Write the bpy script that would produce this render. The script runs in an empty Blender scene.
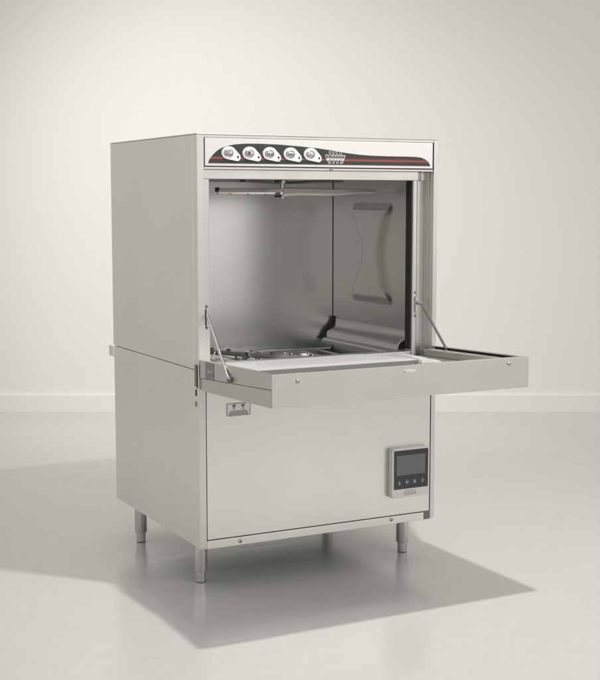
import bpy, bmesh, math, random
from mathutils import Vector, Matrix
random.seed(4)
S = bpy.context.scene
COL = S.collection

# ------------------------------------------------------------------ camera, world, lamps, exposure
PITCH, YAW = 0.1108, 0.4812
CP = Vector((-0.9047, -2.1332, 0.7341))
FW = Vector((math.sin(YAW)*math.cos(PITCH), math.cos(YAW)*math.cos(PITCH), -math.sin(PITCH)))
RT = Vector((math.cos(YAW), -math.sin(YAW), 0)); UP = RT.cross(FW)
cam = bpy.data.cameras.new('camera'); co = bpy.data.objects.new('camera', cam); COL.objects.link(co)
co.matrix_world = Matrix(((RT.x, UP.x, -FW.x, CP.x), (RT.y, UP.y, -FW.y, CP.y), (RT.z, UP.z, -FW.z, CP.z), (0, 0, 0, 1)))
cam.sensor_fit = 'HORIZONTAL'; cam.sensor_width = 36; cam.lens = 1272.3/600*36
cam.clip_end = 100; cam.clip_start = 0.05
S.camera = co
FH = Vector((math.sin(YAW), math.cos(YAW), 0)); RH = Vector((math.cos(YAW), -math.sin(YAW), 0))

w = bpy.data.worlds.new('World'); S.world = w; w.use_nodes = True
wb = w.node_tree.nodes['Background']; wb.inputs[0].default_value = (1.0, 0.983, 0.958, 1); wb.inputs[1].default_value = 0.63

def area(name, loc, target, size, power, color=(1, .97, .92), spread=180):
    l = bpy.data.lights.new(name, 'AREA'); l.size = size; l.energy = power; l.color = color; l.shape = 'DISK'
    l.spread = math.radians(spread)
    o = bpy.data.objects.new(name, l); COL.objects.link(o); o.location = loc
    o.rotation_euler = (Vector(target)-Vector(loc)).to_track_quat('-Z', 'Y').to_euler()
    return o
area('key_lamp', (0.354, -0.40, 1.77), (0.354, -0.39, 0), 0.05, 16, color=(1, .985, .96))
wl = CP + FH*2.35 - RH*0.95; wt = CP + FH*4.366 - RH*0.20
sp_ = bpy.data.lights.new('wall_pool_fill', 'SPOT'); sp_.energy = 105; sp_.spot_size = math.radians(61); sp_.spot_blend = 1.0; sp_.shadow_soft_size = .12; sp_.color = (1, .985, .965)  # unseen spot added to pool light on the wall, imitating lens vignetting
so = bpy.data.objects.new('wall_pool_fill', sp_); COL.objects.link(so); so.location = (wl.x, wl.y, 1.75)
so.rotation_euler = (Vector((wt.x, wt.y, .56))-so.location).to_track_quat('-Z', 'Y').to_euler()
area('front_fill', (2.1, -3.3, 1.55), (.3, 0, .75), 2.3, 13.5, color=(1, .99, .97))  # unseen fill lamp added to brighten the front steel and tub back
S.view_settings.view_transform = 'Standard'; S.view_settings.look = 'None'
S.view_settings.exposure = 0.0; S.view_settings.gamma = 1.0

# ------------------------------------------------------------------ materials
def mat(name, col, rough=.5, metal=0.0, spec=.5, coat=0):
    m = bpy.data.materials.new(name); m.use_nodes = True
    b = m.node_tree.nodes['Principled BSDF']
    b.inputs['Base Color'].default_value = (*col, 1); b.inputs['Roughness'].default_value = rough
    b.inputs['Metallic'].default_value = metal; b.inputs['Specular IOR Level'].default_value = spec
    b.inputs['Coat Weight'].default_value = coat
    return m
def N(m, t, **k):
    n = m.node_tree.nodes.new(t)
    for a, v in k.items(): setattr(n, a, v)
    return n
def L(m, a, b): m.node_tree.links.new(a, b)
def brushed(name, col, rough, scale=(6, 6, 500), bump=.02, var=.035, smudge=.05, coord='Object', oil=.2):
    """stainless sheet: fine stretched grain in roughness, tone and bump, plus faint handling marks"""
    m = mat(name, col, rough, 1.0); b = m.node_tree.nodes['Principled BSDF']
    tc = N(m, 'ShaderNodeTexCoord'); mp = N(m, 'ShaderNodeMapping'); mp.inputs['Scale'].default_value = scale
    L(m, tc.outputs[coord], mp.inputs['Vector'])
    n1 = N(m, 'ShaderNodeTexNoise'); n1.inputs['Scale'].default_value = 1; n1.inputs['Detail'].default_value = 4
    L(m, mp.outputs[0], n1.inputs['Vector'])
    n2 = N(m, 'ShaderNodeTexNoise'); n2.inputs['Scale'].default_value = 7; n2.inputs['Detail'].default_value = 5
    L(m, tc.outputs[coord], n2.inputs['Vector'])
    r1 = N(m, 'ShaderNodeMapRange'); r1.inputs[1].default_value = .3; r1.inputs[2].default_value = .7
    r1.inputs[3].default_value = rough-var; r1.inputs[4].default_value = rough+var; L(m, n1.outputs[0], r1.inputs[0])
    r2 = N(m, 'ShaderNodeMapRange'); r2.inputs[1].default_value = .35; r2.inputs[2].default_value = .7
    r2.inputs[3].default_value = -smudge; r2.inputs[4].default_value = smudge; L(m, n2.outputs[0], r2.inputs[0])
    ad = N(m, 'ShaderNodeMath', operation='ADD'); L(m, r1.outputs[0], ad.inputs[0]); L(m, r2.outputs[0], ad.inputs[1])
    L(m, ad.outputs[0], b.inputs['Roughness'])
    mx = N(m, 'ShaderNodeMix', data_type='RGBA'); mx.inputs[6].default_value = (*[c*.975 for c in col], 1)
    mx.inputs[7].default_value = (*[min(1, c*1.025) for c in col], 1)
    L(m, n1.outputs[0], mx.inputs[0]); L(m, mx.outputs[2], b.inputs['Base Color'])
    bp = N(m, 'ShaderNodeBump'); bp.inputs['Strength'].default_value = bump; bp.inputs['Distance'].default_value = .001
    L(m, n1.outputs[0], bp.inputs['Height'])
    # very slight oil-canning of the sheet
    n3 = N(m, 'ShaderNodeTexNoise'); n3.inputs['Scale'].default_value = 3.2; n3.inputs['Detail'].default_value = 1
    L(m, tc.outputs[coord], n3.inputs['Vector'])
    b2 = N(m, 'ShaderNodeBump'); b2.inputs['Strength'].default_value = oil; b2.inputs['Distance'].default_value = .004
    L(m, n3.outputs[0], b2.inputs['Height']); 
    if bump: L(m, bp.outputs[0], b2.inputs['Normal'])
    if oil: L(m, b2.outputs[0], b.inputs['Normal'])
    return m
SIDELIT = brushed('side_steel_lit', (.93, .915, .885), .34, (4, 4, 210), bump=0, var=.02, smudge=.03, oil=.3)  # same steel made lighter: light on the left side put into its colour
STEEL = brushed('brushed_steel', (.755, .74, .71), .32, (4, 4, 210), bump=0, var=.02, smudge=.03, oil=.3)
STEELV = brushed('brushed_steel_vertical', (.68, .668, .645), .38, (420, 420, 8))
STEELB = brushed('bright_steel', (.64, .63, .605), .36, (8, 300, 300))
STEELD = brushed('door_steel', (.68, .67, .645), .36, (5, 300, 400))
STEELIN = brushed('tub_steel', (.65, .64, .62), .29, (90, 90, 3), bump=0, var=.0, smudge=0, oil=0)
LEGM = brushed('leg_steel', (.60, .59, .57), .30, (200, 200, 8))
PLATE = mat('white_plate', (.74, .735, .715), .38)
DARK = mat('dark_gap', (.012, .012, .011), .7)
RUB_SHADE = mat('black_rubber_and_shade', (.018, .017, .016), .55)  # rubber parts, also strips that paint shade in the rim groove and ledge gap
GRAPH = mat('charcoal_print', (.035, .038, .035), .42)
RED = mat('red_print', (.34, .075, .055), .45)
ORANGE = mat('rust_print', (.19, .055, .038), .45)
SILV = mat('silver_badge', (.76, .765, .755), .25, .6)
GREYP = mat('grey_print', (.28, .285, .28), .45)
WHITEP = mat('white_print', (.70, .70, .68), .45)
STICK = mat('sticker_paper', (.90, .885, .86), .45)
STICKINK = mat('sticker_ink', (.22, .215, .205), .5)
CTRL = mat('satin_grey_plastic', (.82, .81, .785), .38)
CTRLS = mat('side_grey_plastic', (.40, .39, .37), .45)
GLASSB = mat('black_glass', (.012, .013, .012), .16, coat=.4)
SCREEN = mat('grey_screen', (.17, .172, .18), .2)
DARKST = brushed('dull_steel', (.30, .29, .275), .35, (50, 50, 50))
LINER = mat('pale_liner', (.80, .79, .77), .36, .35)
ARM = mat('matt_steel', (.56, .55, .53), .48, .75)
SHADEG = mat('shade_grey', (.27, .265, .255), .5)  # shade of the door recess put in as colour
HINGE = brushed('hinge_steel', (.34, .335, .32), .38, (50, 50, 50), bump=0)
GAP = mat('panel_gap', (.05, .049, .046), .7)
DOME = mat('dome_metal', (.60, .60, .59), .22, 1.0)
NOTCH = mat('notch_grey', (.20, .195, .185), .5)
ICOND = mat('dark_icon_print', (.10, .10, .10), .5)
ICON = mat('icon_print', (.5, .5, .49), .45)
FAINT = mat('faint_print', (.30, .295, .285), .45)

def floor_mat():
    m = mat('polished_floor', (.70, .69, .665), .3); b = m.node_tree.nodes['Principled BSDF']
    tc = N(m, 'ShaderNodeTexCoord')
    n1 = N(m, 'ShaderNodeTexNoise'); n1.inputs['Scale'].default_value = 1.6; n1.inputs['Detail'].default_value = 6
    n2 = N(m, 'ShaderNodeTexNoise'); n2.inputs['Scale'].default_value = 60; n2.inputs['Detail'].default_value = 3
    mp = N(m, 'ShaderNodeMapping'); mp.inputs['Scale'].default_value = (5, 42, 1); mp.inputs['Rotation'].default_value = (0, 0, YAW)
    n3 = N(m, 'ShaderNodeTexNoise'); n3.inputs['Scale'].default_value = 1; n3.inputs['Detail'].default_value = 5
    L(m, tc.outputs['Object'], n1.inputs['Vector']); L(m, tc.outputs['Object'], n2.inputs['Vector'])
    L(m, tc.outputs['Object'], mp.inputs['Vector']); L(m, mp.outputs[0], n3.inputs['Vector'])
    cr = N(m, 'ShaderNodeMix', data_type='RGBA'); cr.inputs[6].default_value = (.615, .602, .583, 1); cr.inputs[7].default_value = (.69, .678, .66, 1)
    L(m, n1.outputs[0], cr.inputs[0])
    # small dark flecks and pits
    vo = N(m, 'ShaderNodeTexVoronoi'); vo.inputs['Scale'].default_value = 19; L(m, tc.outputs['Object'], vo.inputs['Vector'])
    mr = N(m, 'ShaderNodeMapRange'); mr.inputs[1].default_value = .02; mr.inputs[2].default_value = .06; mr.inputs[3].default_value = .55; mr.inputs[4].default_value = 0
    L(m, vo.outputs['Distance'], mr.inputs[0])
    gt = N(m, 'ShaderNodeMath', operation='GREATER_THAN'); gt.inputs[1].default_value = .62
    sp = N(m, 'ShaderNodeSeparateColor'); L(m, vo.outputs['Color'], sp.inputs[0]); L(m, sp.outputs[0], gt.inputs[0])
    mu = N(m, 'ShaderNodeMath', operation='MULTIPLY'); L(m, mr.outputs[0], mu.inputs[0]); L(m, gt.outputs[0], mu.inputs[1])
    c2 = N(m, 'ShaderNodeMix', data_type='RGBA'); c2.inputs[7].default_value = (.40, .385, .36, 1)
    L(m, cr.outputs[2], c2.inputs[6]); L(m, mu.outputs[0], c2.inputs[0])
    n4 = N(m, 'ShaderNodeTexNoise'); n4.inputs['Scale'].default_value = 26; n4.inputs['Detail'].default_value = 8; L(m, tc.outputs['Object'], n4.inputs['Vector'])
    m4 = N(m, 'ShaderNodeMapRange'); m4.inputs[1].default_value = .3; m4.inputs[2].default_value = .7; m4.inputs[3].default_value = .985; m4.inputs[4].default_value = 1.015
    L(m, n4.outputs[0], m4.inputs[0])
    c4 = N(m, 'ShaderNodeVectorMath', operation='SCALE'); L(m, c2.outputs[2], c4.inputs[0]); L(m, m4.outputs[0], c4.inputs['Scale'])
    # brushed streaks of the coating
    r3 = N(m, 'ShaderNodeMapRange'); r3.inputs[1].default_value = .60; r3.inputs[2].default_value = .74; r3.inputs[3].default_value = 0; r3.inputs[4].default_value = .16
    L(m, n3.outputs[0], r3.inputs[0])
    c3 = N(m, 'ShaderNodeMix', data_type='RGBA'); c3.inputs[7].default_value = (.50, .49, .47, 1)
    L(m, c4.outputs[0], c3.inputs[6]); L(m, r3.outputs[0], c3.inputs[0]); L(m, c3.outputs[2], b.inputs['Base Color'])
    rr = N(m, 'ShaderNodeMapRange'); rr.inputs[1].default_value = .3; rr.inputs[2].default_value = .7; rr.inputs[3].default_value = .16; rr.inputs[4].default_value = .25
    L(m, n3.outputs[0], rr.inputs[0]); L(m, rr.outputs[0], b.inputs['Roughness'])
    bp = N(m, 'ShaderNodeBump'); bp.inputs['Strength'].default_value = .05; bp.inputs['Distance'].default_value = .002
    ad = N(m, 'ShaderNodeMath', operation='ADD'); L(m, n2.outputs[0], ad.inputs[0]); L(m, n3.outputs[0], ad.inputs[1])
    L(m, ad.outputs[0], bp.inputs['Height']); L(m, bp.outputs[0], b.inputs['Normal'])
    return m
def wall_mat(name, c):
    m = mat(name, c, .75, spec=.25); b = m.node_tree.nodes['Principled BSDF']
    tc = N(m, 'ShaderNodeTexCoord'); n = N(m, 'ShaderNodeTexNoise'); n.inputs['Scale'].default_value = 160; n.inputs['Detail'].default_value = 3
    n2 = N(m, 'ShaderNodeTexNoise'); n2.inputs['Scale'].default_value = 1.2; n2.inputs['Detail'].default_value = 4
    L(m, tc.outputs['Object'], n.inputs['Vector']); L(m, tc.outputs['Object'], n2.inputs['Vector'])
    mx = N(m, 'ShaderNodeMix', data_type='RGBA'); mx.inputs[6].default_value = (*[x*.97 for x in c], 1); mx.inputs[7].default_value = (*[min(1, x*1.03) for x in c], 1)
    L(m, n2.outputs[0], mx.inputs[0]); L(m, mx.outputs[2], b.inputs['Base Color'])
    bp = N(m, 'ShaderNodeBump'); bp.inputs['Strength'].default_value = .15; bp.inputs['Distance'].default_value = .001
    L(m, n.outputs[0], bp.inputs['Height']); L(m, bp.outputs[0], b.inputs['Normal'])
    return m
FLOOR = floor_mat(); WALL = wall_mat('painted_wall', (.80, .785, .745)); BASE = wall_mat('painted_baseboard', (.80, .79, .755))

# ------------------------------------------------------------------ helpers
def obj(name, bm, m, parent=None, smooth=False, label=None):
    me = bpy.data.meshes.new(name); bmesh.ops.recalc_face_normals(bm, faces=bm.faces)
    if smooth:
        for f in bm.faces: f.smooth = True
        for e in bm.edges:
            if len(e.link_faces) == 2 and e.calc_face_angle(0) > .6: e.smooth = False
    bm.to_mesh(me); bm.free(); me.materials.append(m)
    o = bpy.data.objects.new(name, me); COL.objects.link(o)
    if parent: o.parent = parent
    if label: o['label'] = label
    return o
def add_box(bm, x0, x1, y0, y1, z0, z1, bev=0.0007):
    r = bmesh.ops.create_cube(bm, size=1)
    for v in r['verts']:
        v.co = Vector(((x0+x1)/2+v.co.x*(x1-x0), (y0+y1)/2+v.co.y*(y1-y0), (z0+z1)/2+v.co.z*(z1-z0)))
    if bev:
        es = list({e for v in r['verts'] for e in v.link_edges})
        bmesh.ops.bevel(bm, geom=es, offset=bev, segments=2, affect='EDGES', profile=.5)
    return bm
def box(*a, **k): return add_box(bmesh.new(), *a, **k)
def add_tube(bm, pts, r, n=14, caps=True, radii=None):
    pts = [Vector(p) for p in pts]; rings = []
    ref = Vector((0, 0, 1))
    for i, p in enumerate(pts):
        t = (pts[min(i+1, len(pts)-1)]-pts[max(i-1, 0)]).normalized()
        a = ref if abs(t.dot(ref)) < .95 else Vector((1, 0, 0))
        u = t.cross(a).normalized(); v = t.cross(u)
        rr = radii[i] if radii else r
        rings.append([bm.verts.new(p+u*rr*math.cos(2*math.pi*k/n)+v*rr*math.sin(2*math.pi*k/n)) for k in range(n)])
    for a, b in zip(rings, rings[1:]):
        for k in range(n): bm.faces.new((a[k], a[(k+1) % n], b[(k+1) % n], b[k]))
    if caps: bm.faces.new(rings[0]); bm.faces.new(rings[-1])
    return bm
def tube(*a, **k): return add_tube(bmesh.new(), *a, **k)
def add_lathe(bm, prof, c, n=40):
    rings = [[bm.verts.new((c[0]+r*math.cos(2*math.pi*k/n), c[1]+r*math.sin(2*math.pi*k/n), c[2]+z)) for k in range(n)] for r, z in prof]
    for a, b in zip(rings, rings[1:]):
        for k in range(n): bm.faces.new((a[k], a[(k+1) % n], b[(k+1) % n], b[k]))
    bm.faces.new(rings[0]); bm.faces.new(rings[-1]); return bm
def add_front(bm, pts, y0, y1):
    """flat outline in the x-z plane of the machine's front, given thickness from y0 back to y1"""
    a = [bm.verts.new((x, y0, z)) for x, z in pts]; b = [bm.verts.new((x, y1, z)) for x, z in pts]
    bm.faces.new(a); bm.faces.new(b[::-1]); n = len(pts)
    for i in range(n): bm.faces.new((a[i], a[(i+1) % n], b[(i+1) % n], b[i]))
    return bm
def front(pts, y0, y1): return add_front(bmesh.new(), pts, y0, y1)
def ell(cx, cz, rx, rz, n=32, a0=0, a1=2*math.pi):
    return [(cx+rx*math.cos(a0+(a1-a0)*k/n), cz+rz*math.sin(a0+(a1-a0)*k/n)) for k in range(n)]
def rrect(x0, x1, z0, z1, r, n=6):
    out = []
    for cx, cz, a in ((x1-r, z1-r, 0), (x0+r, z1-r, .5), (x0+r, z0+r, 1), (x1-r, z0+r, 1.5)):
        out += [(cx+r*math.cos(math.pi*(a+.5*k/n)), cz+r*math.sin(math.pi*(a+.5*k/n))) for k in range(n+1)]
    return out
def add_stroke(bm, pts, wd, y0, y1):
    """a printed line: a ribbon of width wd along 2-D points"""
    for (x0, z0), (x1, z1) in zip(pts, pts[1:]):
        d = Vector((x1-x0, z1-z0)); l = d.length
        if l < 1e-6: continue
        d /= l; n = Vector((-d.y, d.x))*wd/2; e = d*wd*.3
        add_front(bm, [(x0-e.x+n.x, z0-e.y+n.y), (x0-e.x-n.x, z0-e.y-n.y), (x1+e.x-n.x, z1+e.y-n.y), (x1+e.x+n.x, z1+e.y+n.y)], y0, y1)
def add_ring(bm, out, inn, y0, y1):
    n = len(out)
    A = [bm.verts.new((x, y0, z)) for x, z in out]; B = [bm.verts.new((x, y0, z)) for x, z in inn]
    C_ = [bm.verts.new((x, y1, z)) for x, z in out]; D_ = [bm.verts.new((x, y1, z)) for x, z in inn]
    for i in range(n):
        j = (i+1) % n
        for q in ((A[i], A[j], B[j], B[i]), (C_[j], C_[i], D_[i], D_[j]), (A[j], A[i], C_[i], C_[j]), (B[i], B[j], D_[j], D_[i])): bm.faces.new(q)
    return bm
def screw_bm(x, y, z, r, h=.0025, axis='y'):
    """domed cross-head screw facing -y"""
    bm = bmesh.new(); add_lathe(bm, [(r, 0), (r, h*.35), (r*.8, h*.8), (r*.4, h), (.0001, h)], (0, 0, 0), 20)
    bmesh.ops.rotate(bm, verts=bm.verts, cent=(0, 0, 0), matrix=Matrix.Rotation(math.pi/2 if axis == 'y' else -math.pi/2, 3, 'X' if axis == 'y' else 'Y'))
    bmesh.ops.translate(bm, verts=bm.verts, vec=(x, y, z)); return bm
def hull(a, b):
    """convex outline round two ellipses given as point lists"""
    pts = sorted(set(a+b))
    def half(ps):
        h = []
        for p in ps:
            while len(h) > 1 and (h[-1][0]-h[-2][0])*(p[1]-h[-2][1])-(h[-1][1]-h[-2][1])*(p[0]-h[-2][0]) <= 0: h.pop()
            h.append(p)
        return h[:-1]
    return half(pts)+half(pts[::-1])

# ------------------------------------------------------------------ setting
def slab(name, c, hx, hy, m, z0, z1, kind='structure'):
    bm = bmesh.new()
    P = [c+RH*sx*hx+FH*sy*hy for sx, sy in ((-1, -1), (1, -1), (1, 1), (-1, 1))]
    a = [bm.verts.new((p.x, p.y, z0)) for p in P]; b = [bm.verts.new((p.x, p.y, z1)) for p in P]
    bm.faces.new(a[::-1]); bm.faces.new(b)
    for i in range(4): bm.faces.new((a[i], a[(i+1) % 4], b[(i+1) % 4], b[i]))
    o = obj(name, bm, m)
    return o
WD = 4.367
g = CP + FH*(WD-3.2); g.z = 0
fl = slab('floor', g, 4.2, 3.2, FLOOR, -.05, 0); fl['kind'] = 'structure'
fl['label'] = 'pale grey glossy floor with faint flecks and streaks'; fl['category'] = 'floor'
g = CP + FH*(WD+.06); g.z = 0
wa = slab('wall', g, 4.2, .06, WALL, 0, 3.0); wa['kind'] = 'structure'
wa['label'] = 'plain off white painted wall behind the dishwasher'; wa['category'] = 'wall'
bb = bmesh.new()
prof = [(0, .0), (.014, .0), (.014, .056), (.010, .062), (.004, .064), (.0, .064)]
rows = []
for s in (-4.2, 4.2):
    rows.append([bb.verts.new((lambda p: (p.x, p.y, z))(CP+RH*s+FH*(WD-d))) for d, z in prof])
for i in range(len(prof)-1): bb.faces.new((rows[0][i], rows[0][i+1], rows[1][i+1], rows[1][i]))
bb.faces.new(rows[0]); bb.faces.new(rows[1])
obj('baseboard', bb, BASE, wa)

# ------------------------------------------------------------------ the dishwasher
W, D, H, ZB = .518, .468, .85, .0845
dw = bpy.data.objects.new('dishwasher', None); COL.objects.link(dw)
dw['label'] = 'stainless steel undercounter commercial dishwasher on four legs with its front door folded open'
dw['category'] = 'dishwasher'

# outer shell
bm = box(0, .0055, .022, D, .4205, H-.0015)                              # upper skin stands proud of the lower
obj('upper_side_panel', bm, SIDELIT, dw)
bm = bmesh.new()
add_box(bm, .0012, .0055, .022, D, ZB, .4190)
obj('lower_side_panel', bm, SIDELIT, dw)
bm = box(0, .010, .0012, .0212, ZB, H-.0015); obj('corner_post', bm, SIDELIT, dw)
bm = box(W-.0055, W, .0012, D, ZB, H-.0015); obj('side_panel', bm, STEEL, dw)
bm = box(.0058, W-.0058, D-.004, D, ZB, H-.002); obj('back_panel', bm, STEEL, dw)
bm = box(-.0006, W+.0006, -.0006, D+.001, H-.0012, H+.0006, bev=.0005); obj('top_panel', bm, STEEL, dw)
bm = box(-.0006, .010, D+.0002, D+.030, .3945, .4175, bev=.002); obj('rear_bracket', bm, SIDELIT, dw)
bm = box(.0058, W-.0058, .0125, D-.0045, ZB+.001, ZB+.004); obj('base_panel', bm, mat('shaded_underside', (.05, .048, .045), .6), dw)  # underside coloured dark to deepen the shade below the machine

# side slot by the door hinge
sl = obj('hinge_slot', box(-.0006, -.0001, .0080, .0190, .389, .4310, bev=.0002), DARKST, dw, label='dark vertical slot beside the door hinge')
obj('slot_edge', box(-.0012, -.0001, .0062, .0078, .387, .4300, bev=.0003), DARK, sl)
obj('slot_catch', box(-.0010, -.0001, .0110, .0150, .372, .384, bev=.0003), DARK, sl)
obj('slot_hole', box(-.0008, -.0001, .0105, .0170, .352, .3615, bev=.0006), DARKST, sl)

# front frame: outer strips, header, columns
fr = obj('front_frame', box(0, .0135, 0, .0010, ZB, H-.0015, bev=.0003), STEELV, dw)
obj('outer_strip', box(W-.0095, W, 0, .0010, ZB, H-.0015, bev=.0003), STEELV, fr)
obj('top_rail', box(.0137, W-.0097, .0004, .012, .8435, H-.0016, bev=.0003), STEELB, fr)
obj('header', box(.0137, .4745, .0030, .022, .7690, .7862, bev=.001), STEELB, fr)
obj('header_lip', box(.0137, .5065, -.0004, .022, .7865, .7905, bev=.0004), STEELB, fr)
obj('header_corner', box(.4748, .4875, .0110, .030, .7690, .7860, bev=.002), DARKST, fr)
# left column
obj('column', box(.0137, .0250, .0035, .030, .3850, .7688, bev=.001), STEELB, fr)
# right column: rounded front edge then a recessed channel
bm = bmesh.new()
pr = [(.4625, .027), (.4625, .0065), (.4632, .0045), (.4650, .0036), (.4705, .0036)]
for k in range(1, 9):
    a = math.pi/2*k/8; pr.append((.4705+.0065*math.sin(a), .0036+.0100*(1-math.cos(a))))
pr += [(.4775, .024), (.4830, .0245), (.4850, .0215), (.4862, .0215), (.4870, .0255), (.5000, .0255), (.5010, .020), (.5122, .020), (.5122, .030), (.47, .027)]
lo = [bm.verts.new((x, y, .3850)) for x, y in pr]; hi = [bm.verts.new((x, y, .7688)) for x, y in pr]
for i in range(len(pr)): bm.faces.new((lo[i], lo[(i+1) % len(pr)], hi[(i+1) % len(pr)], hi[i]))
obj('column', bm, STEELV, fr, smooth=True)
obj('column_channel', box(.4872, .5122, .0200, .030, .7690, .7862, bev=.0004), STEELV, fr)
# backing so nothing shows through
obj('shadow_gap', box(.0136, W-.0096, .0120, .0135, .7860, .8430, bev=0), DARK, fr)

# control fascia
cf = obj('control_fascia', box(.0156, .5054, -.0004, .008, .7926, .8428, bev=.0006), PLATE, dw)
obj('shadow_line', box(.0140, .5070, .0015, .010, .7912, .8432, bev=0), GAP, cf)
sw = [(.0217, .7975), (.0235, .8025), (.0275, .8085), (.033, .8145), (.040, .8203), (.0495, .8255), (.060, .8290), (.075, .8318), (.0956, .8336),
      (.125, .8340), (.165, .8332), (.2092, .8307), (.245, .8280), (.28, .8240), (.306, .8203), (.335, .8175), (.3614, .8160), (.40, .8153),
      (.440, .8153), (.466, .8150), (.478, .8138), (.487, .8108), (.4945, .8058), (.4994, .7990), (.4990, .7975)]
obj('swoosh_graphic', front(sw, -.0008, -.0002), GRAPH, cf, label='charcoal swoosh printed behind the buttons')
obj('red_stripe', front([(.0258, .8052), (.4953, .8052), (.4942, .8068), (.0275, .8088)], -.0011, -.0006), RED, cf)
obj('rust_stripe', front([(.3080, .8036), (.4960, .8036), (.4925, .8075), (.4880, .8090), (.3080, .8092)], -.0010, -.0005), ORANGE, cf)
# basket emblem: a narrow top row, a wide middle row with pointed ends, a narrower bottom row
em = bmesh.new(); W1 = .0009; Y = (-.0014, -.0009)
def S_(cx, cz, w_, h_, mir=1):
    a, b = w_/2*mir, h_/2
    return [(cx+a, cz+b), (cx-a, cz+b), (cx-a, cz+b*.1), (cx+a, cz-b*.1), (cx+a, cz-b), (cx-a, cz-b)]
for k in range(4): add_stroke(em, S_(.2725+k*.0072, .8196, .0042, .0052, 1) if k < 3 else [(.2955-.0021, .8170), (.2955-.0021, .8222), (.2955+.0022, .8218), (.2955+.0022, .8172), (.2955-.0021, .8170)], W1, *Y)
add_stroke(em, [(.2640, .8120), (.2625, .8150), (.2660, .8168), (.2700, .8152), (.2665, .8135), (.2700, .8120)], W1, *Y)
for k in range(5): add_stroke(em, [(.2725+k*.0062, .8122), (.2745+k*.0062, .8166), (.2775+k*.0062, .8128), (.2785+k*.0062, .8160)], W1, *Y)
add_stroke(em, [(.3030, .8162), (.3068, .8140), (.3035, .8120)], W1, *Y)
for k in range(5): add_front(em, ell(.2690+k*.0076, .8082, .0034, .0030, 14), *Y)
add_stroke(em, [(.2640, .8100), (.3045, .8100)], W1*1.3, *Y)
for k in range(4): add_stroke(em, S_(.2722+k*.0082, .8022, .0044, .0046, -1 if k % 2 else 1), W1, *Y)
add_stroke(em, [(.2645, .8085), (.2670, .8040), (.2700, .8002)], W1, *Y)
add_stroke(em, [(.3040, .8085), (.3020, .8040), (.2990, .8002)], W1, *Y)
obj('basket_emblem', em, WHITEP, cf, label='white basket shaped emblem of small letters')

# five teardrop buttons
def icon_pts(kind, cx, cz):
    bm = bmesh.new(); Y0, Y1 = -.0056, -.0046; s = .0008
    if kind == 0:
        add_stroke(bm, ell(cx, cz+.0022, .0026, .0022, 10)+[(cx+.0026, cz+.0022)], s, Y0, Y1)
        for k in range(4): add_front(bm, ell(cx-.005+k*.0034, cz-.0022, .0012, .0012, 8), Y0, Y1)
    elif kind == 1:
        add_front(bm, ell(cx-.001, cz+.0010, .0034, .0032, 14), Y0, Y1); add_stroke(bm, [(cx-.005, cz-.003), (cx+.004, cz-.003)], s, Y0, Y1)
    elif kind == 2:
        for k in range(3): add_stroke(bm, [(cx-.005+k*.004, cz+.0018), (cx-.0045+k*.004, cz-.0022), (cx-.0020+k*.004, cz-.0022), (cx-.0015+k*.004, cz+.0018)], s, Y0, Y1)
    elif kind == 3:
        add_front(bm, ell(cx, cz, .0056, .0016, 14), Y0, Y1)
    else:
        add_stroke(bm, [(cx-.0035, cz-.002), (cx-.001, cz+.0018), (cx+.0035, cz-.002)], s, Y0, Y1)
    return bm
for i, kx in enumerate((.0622, .1040, .1452, .1884, .2308)):
    big = ell(kx, .8165, .0146, .0118, 40); sm = ell(kx+.0172, .8083, .0064, .0068, 24)
    out = hull(big, sm)
    bm = bmesh.new(); add_front(bm, out, -.0028, -.0006)
    bmesh.ops.bevel(bm, geom=[e for e in bm.edges if all(abs(v.co.y+.0028) < 1e-5 for v in e.verts)], offset=.0009, segments=3, affect='EDGES')
    ctr = (kx+.004, .8145)
    bt = obj('button', bm, SILV, dw, label='silver teardrop button '+('at the left end of the row', 'second from the left', 'in the middle of the row', 'second from the right', 'at the right end, beside the basket emblem')[i])
    # raised inner pad, slightly domed
    pad = bmesh.new(); rg = []
    for k in range(9):
        a_ = math.pi/2*k/8; rr = max(.01, math.cos(a_))
        rg.append([pad.verts.new((px_, -.0026-.0026*math.sin(a_), pz_)) for px_, pz_ in ell(kx-.001, .8158, .0102*rr, .0080*rr, 28)])
    for p_, q_ in zip(rg, rg[1:]):
        for k in range(28): pad.faces.new((p_[k], p_[(k+1) % 28], q_[(k+1) % 28], q_[k]))
    pad.faces.new(rg[-1])
    obj('pad', pad, DOME, bt, smooth=True)
    obj('icon', icon_pts(i, kx-.001, .8155), ICOND, bt)
    obj('indicator', front(ell(kx+.0178, .8092, .0017, .0024, 16), -.0031, -.0024), DARK, bt)
obj('latch_pin', box(.2725, .2785, -.0022, .0, .7868, .7895, bev=.0004), DARKST, dw)

# lower front panel
lp = obj('front_panel', box(.0150, .5070, .0006, .012, .1005, .3900, bev=.0008), STEEL, dw)
obj('shadow_line', box(.0136, .5085, .0035, .0110, ZB+.0005, .3850, bev=0), DARK, lp)
kick = obj('kick_strip', box(.0137, .4930, -.0006, .010, ZB-.0012, .0990, bev=.0006), STEEL, dw)
for sx, sz in ((.0813, .0915), (.4155, .0930)):
    obj('screw', screw_bm(sx, -.0006, sz, .0042), LEGM, kick, smooth=True)
    kb = bmesh.new(); add_stroke(kb, [(sx-.002, sz-.001), (sx+.002, sz+.001)], .0008, -.0036, -.0028); add_stroke(kb, [(sx-.001, sz+.002), (sx+.001, sz-.002)], .0008, -.0036, -.0028)
    obj('screw_slot', kb, DARK, kick)
obj('corner_notch', box(.4938, .5083, .0002, .0030, ZB-.0008, .1015, bev=.0004), NOTCH, dw)

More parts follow.
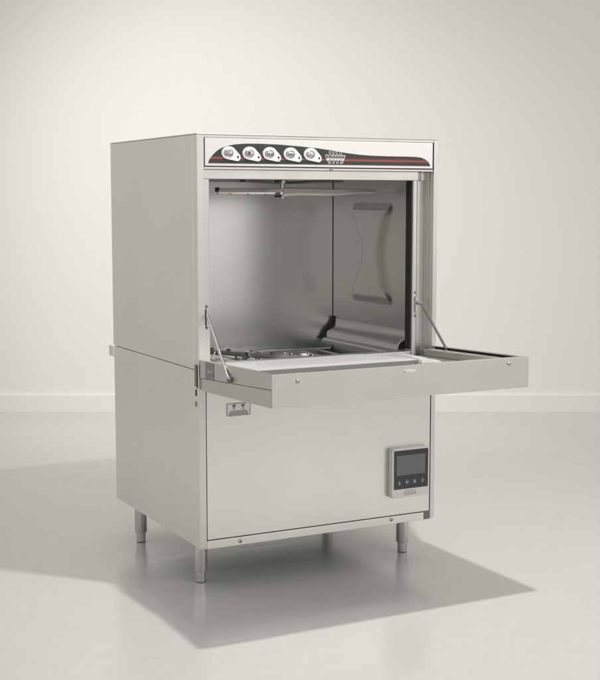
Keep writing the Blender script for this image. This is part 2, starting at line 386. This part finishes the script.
# warning sticker
st = obj('sticker', front(rrect(.0552, .1042, .3310, .3552, .003), .0001, .0006), STICK, dw, label='small outlined sticker with two glass symbols and lines of print')
bm = bmesh.new(); add_ring(bm, rrect(.0552, .1042, .3310, .3552, .003), rrect(.0564, .1030, .3322, .3540, .0022), -.0003, .0002)
for cx in (.0705, .0890):
    add_front(bm, [(cx-.0042, .3522), (cx+.0042, .3522), (cx+.0034, .3490), (cx+.0012, .3468), (cx+.0006, .3440), (cx+.003, .3432), (cx-.003, .3432), (cx-.0006, .3440), (cx-.0012, .3468), (cx-.0034, .3490)], -.0003, .0002)
for z_, xs in ((.3402, (.0640, .0955)), (.3380, (.0615, .0985)), (.3358, (.0600, .1000)), (.3338, (.0600, .1000))):
    x = xs[0]
    while x < xs[1]-.002:
        l = random.uniform(.0016, .0042); add_stroke(bm, [(x, z_), (min(x+l, xs[1]), z_)], .0013, -.0003, .0002); x += l+.0016
obj('sticker_print', bm, STICKINK, st)

# control box
bm = bmesh.new(); add_front(bm, rrect(.4088, .4972, .1385, .2385, .004), -.0138, -.0004)
ed = [e for e in bm.edges if all(abs(v.co.y+.0138) < 1e-5 for v in e.verts)]
bmesh.ops.bevel(bm, geom=ed, offset=.0014, segments=3, affect='EDGES')
cb = obj('control_box', bm, CTRL, dw, smooth=True, label='small grey control box with dark display')
obj('black_glass', front(rrect(.4129, .4935, .1562, .2345, .0008), -.0143, -.0136), GLASSB, cb)
obj('display', front(rrect(.4186, .4862, .1843, .2243, .0004), -.0147, -.0141), SCREEN, cb)
bm = bmesh.new(); YI = (-.0148, -.0141)
cx, cz = .4256, .1692
add_front(bm, ell(cx, cz-.0006, .0022, .0018, 12), *YI); add_stroke(bm, [(cx, cz+.003), (cx, cz)], .0010, *YI); add_stroke(bm, [(cx-.0028, cz-.0034), (cx+.0028, cz-.0034)], .0009, *YI); add_stroke(bm, [(cx-.0022, cz+.0016), (cx+.0022, cz+.0016)], .0007, *YI)
cx, cz = .4438, .1692
add_front(bm, ell(cx-.0008, cz, .0027, .0028, 12), *YI); add_stroke(bm, [(cx, cz), (cx+.0048, cz+.0004)], .0014, *YI); add_stroke(bm, [(cx-.001, cz+.003), (cx-.001, cz+.0044)], .0012, *YI)
cx, cz = .4615, .1695
add_front(bm, ell(cx, cz, .0029, .0036, 14), *YI); add_stroke(bm, [(cx-.0035, cz-.0028), (cx+.0034, cz+.0028)], .0008, *YI)
cx, cz = .4806, .1696
add_stroke(bm, [(cx, cz+.0036), (cx+.0030, cz), (cx, cz-.0036), (cx-.0030, cz), (cx, cz+.0036)], .0013, *YI); add_stroke(bm, [(cx, cz+.0055), (cx, cz+.0030)], .0010, *YI)
obj('touch_icons', bm, ICON, cb)
bm = bmesh.new()
add_stroke(bm, [(.4385, .1520), (.4640, .1522)], .0009, -.01405, -.0136)
add_ring(bm, rrect(.4365, .4660, .1430, .1495, .002), rrect(.4373, .4652, .1438, .1487, .0014), -.01405, -.0136)
x = .439
while x < .463:
    l = random.uniform(.001, .0024); add_stroke(bm, [(x, .1462), (x+l, .1462)], .0014, -.01405, -.0136); x += l+.001
obj('maker_badge', bm, FAINT, cb)

# ---- wash tub: back wall, embossed right wall, ceiling, floor, left wall
CX0, CX1, CY1, CZ0, CZ1 = .0256, .488, .374, .398, .775
obj('tub_back', box(CX0, CX1-.0015, CY1, CY1+.002, CZ0, CZ1, bev=0), STEELIN, dw)
obj('tub_seam', box(CX1-.0014, CX1+.002, CY1+.0004, CY1+.003, CZ0, CZ1, bev=0), GAP, dw)
obj('tub_left', box(CX0-.002, CX0, .031, CY1, CZ0, CZ1, bev=0), STEELIN, dw)
obj('tub_ceiling', box(CX0, CX1, .023, CY1, CZ1, CZ1+.002, bev=0), STEELIN, dw)
obj('tub_floor', box(CX0, CX1, .0, CY1, CZ0-.002, CZ0, bev=0), STEELIN, dw)
bm = bmesh.new(); ny, nz = 130, 190; g = []
def emboss(y, z):
    t = (z-.6185)/.106                                        # -1..1 over the height
    at = min(abs(t), 1.2)
    cv = .5+.5*math.cos(math.pi*min(1, at*1.15)); cv = cv**1.0
    yl, yr = .1215+.022*cv, .2865-.042*cv                         # near and far edge, waisted in the middle
    def st(d, wd):
        q = max(0, min(1, d/wd)); return q*q*(3-2*q)
    R = .012; dz = .106-abs(z-.6185); df = yr-y; e = min(df, dz)
    if df < R and dz < R: e = R-math.hypot(R-df, R-dz)              # rounded far corners
    tip = max(0, min(1, (abs(z-.6185)-.072)/.025))                  # the near side is a shallow draw that sharpens at its ends
    s = st(e, .015)*st(y-yl+.004, .050-.036*tip*tip*(3-2*tip))
    return -s*.0052
for j in range(nz+1):
    z = CZ0+(CZ1-CZ0)*j/nz; row = []
    for i in range(ny+1):
        y = .030+(CY1-.0006-.030)*i/ny
        row.append(bm.verts.new((CX1+emboss(y, z), y, z)))
    g.append(row)
for j in range(nz):
    for i in range(ny): bm.faces.new((g[j][i], g[j][i+1], g[j+1][i+1], g[j+1][i]))
for f in bm.faces: f.smooth = True
me_o = obj('tub_right', bm, STEELIN, dw)
for p in me_o.data.polygons: p.use_smooth = True
obj('door_seal', box(.4608, .4624, .0075, .0268, .4340, .7685, bev=.0004), RUB_SHADE, dw)
# curved ledge along the right wall
LP = [(.4866, .4660), (.4862, .4600), (.4850, .4550), (.4825, .4505), (.4785, .4468), (.4735, .4440), (.4690, .4415), (.4655, .4380), (.4635, .4335), (.4625, .4290),
      (.4610, .4265), (.4580, .4250), (.4555, .4235), (.4535, .4205), (.4530, .4165), (.4545, .4130), (.4575, .4120)]
LPS = LP
def sheet(y0, y1, off, LP=LPS):
    bm = bmesh.new(); P = []
    for i, p in enumerate(LP):
        q0, q1 = LP[max(0, i-1)], LP[min(len(LP)-1, i+1)]; t = Vector((q1[0]-q0[0], q1[1]-q0[1])).normalized()
        P.append((p, (p[0]-t.y*off, p[1]+t.x*off)))
    a = [[bm.verts.new((p[0], y, p[1])) for p, q in P] for y in (y0, y1)]; b = [[bm.verts.new((q[0], y, q[1])) for p, q in P] for y in (y0, y1)]
    n = len(P)
    for i in range(n-1):
        bm.faces.new((a[0][i], a[0][i+1], a[1][i+1], a[1][i])); bm.faces.new((b[0][i+1], b[0][i], b[1][i], b[1][i+1]))
        bm.faces.new((a[0][i+1], a[0][i], b[0][i], b[0][i+1])); bm.faces.new((a[1][i], a[1][i+1], b[1][i+1], b[1][i]))
    bm.faces.new((a[0][0], a[1][0], b[1][0], b[0][0])); bm.faces.new((a[0][-1], b[0][-1], b[1][-1], a[1][-1]))
    return bm
lg = obj('wash_ledge', sheet(.055, CY1-.012, .0012), STEELIN, dw, smooth=True)
obj('ledge_gap_shade', sheet(CY1-.0118, CY1-.0005, -.0018, [(.4872, .4700), (.4858, .4620), (.4820, .4550), (.4760, .4490), (.4700, .4440), (.4650, .4380), (.4610, .4310), (.4570, .4250), (.4530, .4215)]), RUB_SHADE, lg, smooth=True)  # black sheet stands for the shade in the gap behind the ledge
obj('guide_wire', tube([(.450, .045, .425), (.4535, .044, .436), (.4595, .041, .447), (.4680, .034, .456)], .0011, 8), LEGM, dw, smooth=True)

# upper wash arm: hub, two blades, supply pipe
hub = (.257, .170)
ua = obj('upper_wash_arm', add_lathe(bmesh.new(), [(.0001, -.040), (.006, -.040), (.0068, -.036), (.0068, -.030), (.0048, -.028), (.0048, -.010), (.009, -.009), (.009, -.003), (.004, 0), (.004, .008), (.0001, .008)], (hub[0], hub[1], .7735), 24), LEGM, dw, smooth=True)
def blade(x0, y0, x1, y1, w0, w1, z0, z1, zz0, zz1, wav=0):
    bm = bmesh.new(); n = 24; d = Vector((x1-x0, y1-y0)).normalized(); nn = Vector((-d.y, d.x)); R_ = []
    for k in range(n+1):
        t = k/n; x = x0+(x1-x0)*t; y = y0+(y1-y0)*t; wv = w0+(w1-w0)*t; top = z0+(z1-z0)*t
        bot = zz0+(zz1-zz0)*t+wav*math.sin(t*9)
        q = []
        for a, b in ((-1, .35), (-.7, .9), (0, 1), (.7, .9), (1, .35), (.75, .05), (0, 0), (-.75, .05)):
            q.append(bm.verts.new((x+nn.x*a*wv, y+nn.y*a*wv, bot+(top-bot)*b)))
        R_.append(q)
    for a, b in zip(R_, R_[1:]):
        for k in range(8): bm.faces.new((a[k], a[(k+1) % 8], b[(k+1) % 8], b[k]))
    bm.faces.new(R_[0]); bm.faces.new(R_[-1]); return bm
obj('arm_blade', blade(hub[0], hub[1], .1290, .200, .010, .008, .7535, .7545, .7420, .7420), ARM, ua, smooth=True)
obj('arm_blade', blade(hub[0], hub[1], .4560, .142, .011, .008, .7560, .7520, .7365, .7430, .0014), ARM, ua, smooth=True)
obj('end_cap', box(.1255, .1305, .193, .207, .7470, .7560, bev=.001), RUB_SHADE, ua)
for t in (.25, .52, .8): obj('nozzle', box(hub[0]-.128*t-.006, hub[0]-.128*t+.006, .163+.03*t, .177+.03*t, .7415, .7445, bev=.0008), DARKST, ua)
for dz in (.7680, .7385): obj('hub_clip', box(hub[0]-.017, hub[0]-.007, .158, .170, dz-.0022, dz+.0022, bev=.0008), RUB_SHADE, ua)
rp = obj('rinse_pipe', tube([(.062, .10, .7685), (.13, .12, .7685), (.20, .15, .7670), (.25, .168, .7655), (.30, .185, .7665), (.36, .20, .7690), (.42, .21, .7700)], .0028, 10), DARKST, dw, smooth=True)
obj('pipe_plug', box(.142, .153, .122, .132, .7655, .7725, bev=.001), RUB_SHADE, rp)

# lower wash arm on the tub floor
a0, a1 = Vector((.118, .345)), Vector((.292, .075)); mid = (a0+a1)/2
la = obj('lower_wash_arm', add_lathe(bmesh.new(), [(.0001, 0), (.020, 0), (.018, .012), (.014, .016), (.014, .024), (.0001, .026)], (mid.x, mid.y, CZ0+.0002), 24), LEGM, dw, smooth=True)
obj('arm_blade', blade(mid.x, mid.y, a0.x, a0.y, .013, .010, .4210, .4215, .4110, .4125), ARM, la, smooth=True)
obj('arm_blade', blade(mid.x, mid.y, a1.x, a1.y, .013, .010, .4210, .4215, .4110, .4125), ARM, la, smooth=True)
for t in (.05, .2, .33, .5, .66, .8, .95):
    p = a0+(a1-a0)*t
    obj('nozzle', add_lathe(bmesh.new(), [(.0001, 0), (.0048, 0), (.0050, .0015), (.0030, .0035), (.0001, .0040)], (p.x, p.y, .4213), 12), DARKST, la, smooth=True)
wr = None
bm = bmesh.new()
for k in range(9):
    add_tube(bm, [(.045+k*.046, .34, .404), (.045+k*.046, .03, .404)], .0022, 8)
for k in range(7): add_tube(bm, [(.060+k*.040, .318-.028*k, .404), (.070+k*.040, .322-.028*k, .4195)], .0018, 8)
add_tube(bm, [(.04, .335, .4075), (.44, .300, .4075)], .0022, 8); add_tube(bm, [(.05, .10, .4075), (.44, .08, .4075)], .0022, 8)
obj('floor_grate', bm, LEGM, dw, smooth=True)
obj('float_button', add_lathe(bmesh.new(), [(.0001, 0), (.0075, 0), (.0075, .0045), (.006, .0065), (.0001, .007)], (.2700, .100, .4195), 16), PLATE, dw, smooth=True)
obj('tub_threshold', box(.0256, .4620, .0035, .030, .3900, .4310, bev=.002), STEELB, dw)

# ---- the folded-down door
SL = .034
def zt(y): return .4396-SL*y                                   # top plane of the door rises slightly away from the hinge
def zc(y): return .4065-.0575*y
def zb(y): return .3845-.033*y
YF = -.302
def hexa(bm, x0, x1, y0, y1, f0, f1, bev=.0008, o0=0, o1=0):
    vs = [bm.verts.new((x, y, f(y)+o)) for x in (x0, x1) for y in (y0, y1) for f, o in ((f0, o0), (f1, o1))]
    idx = ((0, 1, 3, 2), (4, 6, 7, 5), (0, 4, 5, 1), (2, 3, 7, 6), (0, 2, 6, 4), (1, 5, 7, 3))
    fs = [bm.faces.new([vs[i] for i in q]) for q in idx]
    es = list({e for f in fs for e in f.edges})
    if bev: bmesh.ops.bevel(bm, geom=es, offset=bev, segments=2, affect='EDGES', profile=.5)
door = bpy.data.objects.new('door', None); COL.objects.link(door); door.parent = dw
# outer skin: front face and lower wrap-around pan
bm = bmesh.new(); hexa(bm, 0, W, YF, YF+.0016, zb, zt, .0006); obj('door_face', bm, STEELD, door)
bm = bmesh.new(); hexa(bm, .0012, .0030, YF+.0018, -.003, zc, zt, .0005, .0006, 0); obj('door_side', bm, STEELD, door)
bm = bmesh.new(); hexa(bm, W-.0030, W-.0012, YF+.0018, -.003, zc, zt, .0005, .0006, 0); obj('door_side', bm, STEELD, door)
# lower skin, curling round towards the hinge at its rear end
for sx in (1, -1):
    bm = bmesh.new()
    X = 0 if sx == 1 else W
    path = [(X, YF+.0018), (X, -.10), (X, -.040), (X, -.020), (X+sx*.0006, -.010), (X+sx*.0025, -.0048), (X+sx*.006, -.0022), (X+sx*.0115, -.0014)]
    prev = None
    for x, y in path:
        cur = [bm.verts.new((x, y, zb(y))), bm.verts.new((x, y, zc(y))), bm.verts.new((x+sx*.0014, y+.0006, zc(y))), bm.verts.new((x+sx*.0014, y+.0006, zb(y)))]
        if prev:
            for k in range(4): bm.faces.new((prev[k], prev[(k+1) % 4], cur[(k+1) % 4], cur[k]))
        else: bm.faces.new(cur)
        prev = cur
    bm.faces.new(prev)
    obj('door_lower_skin', bm, STEELD, door, smooth=True)
bm = bmesh.new(); hexa(bm, .0016, W-.0016, YF+.0018, -.004, zb, zb, .0003, .0004, .0016); obj('door_underside', bm, STEELD, door)
# rims folded inwards
bm = bmesh.new(); hexa(bm, .0032, W-.0032, YF+.0018, YF+.0150, zt, zt, .0004, -.0016, 0); obj('front_rim', bm, STEELB, door)
bm = bmesh.new(); hexa(bm, .0032, .0120, YF+.0152, -.003, zt, zt, .0004, -.0016, -.0002); obj('side_rim', bm, STEELB, door)
bm = bmesh.new(); hexa(bm, W-.0085, W-.0032, YF+.0152, -.003, zt, zt, .0004, -.0016, -.0002); obj('side_rim', bm, STEELB, door)
bm = bmesh.new(); hexa(bm, W-.0052, W-.0032, YF+.0152, -.003, zt, zt, .0003, -.0178, -.0018); obj('rim_groove_shade', bm, RUB_SHADE, door)  # black strip paints the shade in the groove along the right rim
bm = bmesh.new(); hexa(bm, W-.034, W-.012, YF+.0300, -.003, zt, zt, .0012, -.0178, -.0052); obj('side_rail', bm, STEELB, door)
bm = bmesh.new(); hexa(bm, .0032, W-.0032, YF+.0040, -.006, zt, zt, .0003, -.0195, -.0180); obj('inner_pan', bm, STEELIN, door)
# bright liner tray, rolled down at the front and rounded off at its right end
bm = bmesh.new(); rows = []
nx = 40
for i in range(nx+1):
    u = i/nx; x = .0125+(.3700-.0125)*u
    endf = max(0, (x-.325)/.045); endf = min(1, endf)
    drop = .0120*(1-math.sqrt(max(0, 1-endf**2)))
    yfr = -.210+.060*(1-math.sqrt(max(0, 1-endf**2)))
    row = []
    for k, (yy, dz) in enumerate([(.002, -.018), (.001, -.004), (-.004, -.0008), (-.015, 0), (-.06, .0004), (-.12, .0004), (-.18, 0), (-.200, -.0008), (-.206, -.003), (-.209, -.008), (-.210, -.0178)]):
        y = yy if yy > -.1 else yy-(yfr+.210)*-1
        row.append(bm.verts.new((x, y, zt(y)+dz-.0010-.0052*(1+y/.205)-(drop if dz > -.01 else 0))))
    rows.append(row)
for a, b in zip(rows, rows[1:]):
    for k in range(len(a)-1): bm.faces.new((a[k], a[k+1], b[k+1], b[k]))
bm.faces.new(rows[0]); bm.faces.new(rows[-1])
lt = obj('liner_tray', bm, LINER, door, smooth=True)
bm = bmesh.new(); hexa(bm, .0220, .3300, -.1800, -.1785, (lambda y: zt(y)-.0010-.0052*(1+y/.205)), (lambda y: zt(y)-.0010-.0052*(1+y/.205)), .0003, -.0004, .0010); hexa(bm, .0220, .3200, -.0520, -.0505, (lambda y: zt(y)-.0010-.0052*(1+y/.205)), (lambda y: zt(y)-.0010-.0052*(1+y/.205)), .0003, -.0004, .0010); obj('tray_bead', bm, STEELB, lt)
bm = bmesh.new(); hexa(bm, .0130, .3400, -.2130, -.2106, zt, zt, .0006, -.0178, -.0022); obj('tray_front_shade', bm, SHADEG, lt)  # grey strip paints the shade on the front wall of the tray
# short folded tongue beside the tray
bm = bmesh.new(); rows = []
for i in range(17):
    u = i/16; x = .3715+.062*u
    h = -.003-.0125*u**1.4+.0022*math.exp(-((u-.28)/.16)**2)
    y0, y1 = -.050-.035*u, -.175+.02*u; row = [bm.verts.new((x, y0+.004, zt(y0)-.0178))]
    for k in range(9):
        t = k/8; y = y0+(y1-y0)*t
        row.append(bm.verts.new((x, y, zt(y)+h-.004*(2*t-1)**4+.0010*math.sin(t*5+u*4))))
    row.append(bm.verts.new((x, y1-.003, zt(y1)-.0178))); rows.append(row)
for a, b in zip(rows, rows[1:]):
    for k in range(len(a)-1): bm.faces.new((a[k], a[k+1], b[k+1], b[k]))
bm.faces.new(rows[0]); bm.faces.new(rows[-1])
obj('liner_tongue', bm, LINER, door, smooth=True)
obj('liner_clip', box(.3320, .3430, -.218, -.2125, .4310, .4400, bev=.001), DARKST, door)
for sx, sz in ((.0470, .4365), (.4740, .4400)):
    obj('screw', screw_bm(sx, YF, sz, .0038, .0026), LEGM, door, smooth=True)
    kb = bmesh.new(); add_stroke(kb, [(sx-.002, sz-.0018), (sx+.002, sz+.0004)], .0008, YF-.0030, YF-.0022)
    obj('screw_slot', kb, DARK, door)
obj('catch_slot', front(rrect(.2545, .2750, .4380, .4415, .0014), YF-.0030, YF+.0002), LINER, door)
# hinge plate at the near side
obj('hinge_plate', box(.0002, .0011, -.0660, -.0290, .4095, .4412, bev=.0004), HINGE, door)
for yy in (-.056, -.044): obj('rivet', screw_bm(.0002, yy, .4245, .0024, .0014, 'x'), STEELB, door, smooth=True)
obj('hinge_block', box(.0050, .0190, -.028, -.002, .4000, .4330, bev=.001), HINGE, door)

# ---- support arms
def support(p0, p1, r, m):
    o = obj('support_arm', tube([p0, p1], r, 12), m, dw, smooth=True)
    a, b = Vector(p0), Vector(p1)
    return o
s1 = support((.0160, -.0040, .5220), (-.0040, -.140, .4225), .0030, LEGM)
bm = box(.0150, .0205, -.0030, .0034, .5020, .5330, bev=.001); obj('pivot_bracket', bm, LEGM, s1)
for z_ in (.5375, .4985): obj('bracket_screw', screw_bm(.0185, .0030, z_, .0028, .0022), DARKST, s1, smooth=True)
pv = obj('arm_pivot', add_lathe(bmesh.new(), [(.0001, 0), (.0050, 0), (.0050, .006), (.0001, .006)], (0, 0, 0), 18), DARKST, s1, smooth=True)
pv.rotation_euler = (0, -math.pi/2, 0); pv.location = (.0005, -.1405, .4215)
s2 = support((.4800, -.0040, .5265), (.5125, -.0500, .4345), .0026, DARKST)
bm = box(.4680, .4740, -.0010, .0034, .5080, .5400, bev=.001); obj('pivot_bracket', bm, LEGM, s2)
obj('bracket_pin', tube([(.471, -.003, .5265), (.4815, -.005, .5265)], .0030, 10), DARKST, s2, smooth=True)
for z_ in (.5480, .5010): obj('bracket_screw', screw_bm(.4700, .0034, z_, .0028, .0022), DARKST, s2, smooth=True)

# ---- legs
FX, FY = .0304, .0715
prof = [(.0001, 0), (.0085, 0), (.0098, .0015), (.0098, .0195), (.0105, .0205), (.0128, .0215), (.0130, .0235), (.0130, .0838), (.0001, .0838)]
for x, y in ((FX, FY), (W-FX, FY), (FX, D-FY), (W-FX, D-FY)):
    lgo = obj('leg', add_lathe(bmesh.new(), prof[4:], (x, y, 0), 40), LEGM, dw, smooth=True)
    obj('adjustable_foot', add_lathe(bmesh.new(), [(.0001, .0016), (.0098, .0016), (.0098, .0204), (.0001, .0204)], (x, y, 0), 40), LEGM, lgo, smooth=True)
    obj('rubber_pad', add_lathe(bmesh.new(), [(.0001, 0), (.0090, 0), (.0090, .0015), (.0001, .0015)], (x, y, 0), 30), RUB_SHADE, lgo, smooth=True)
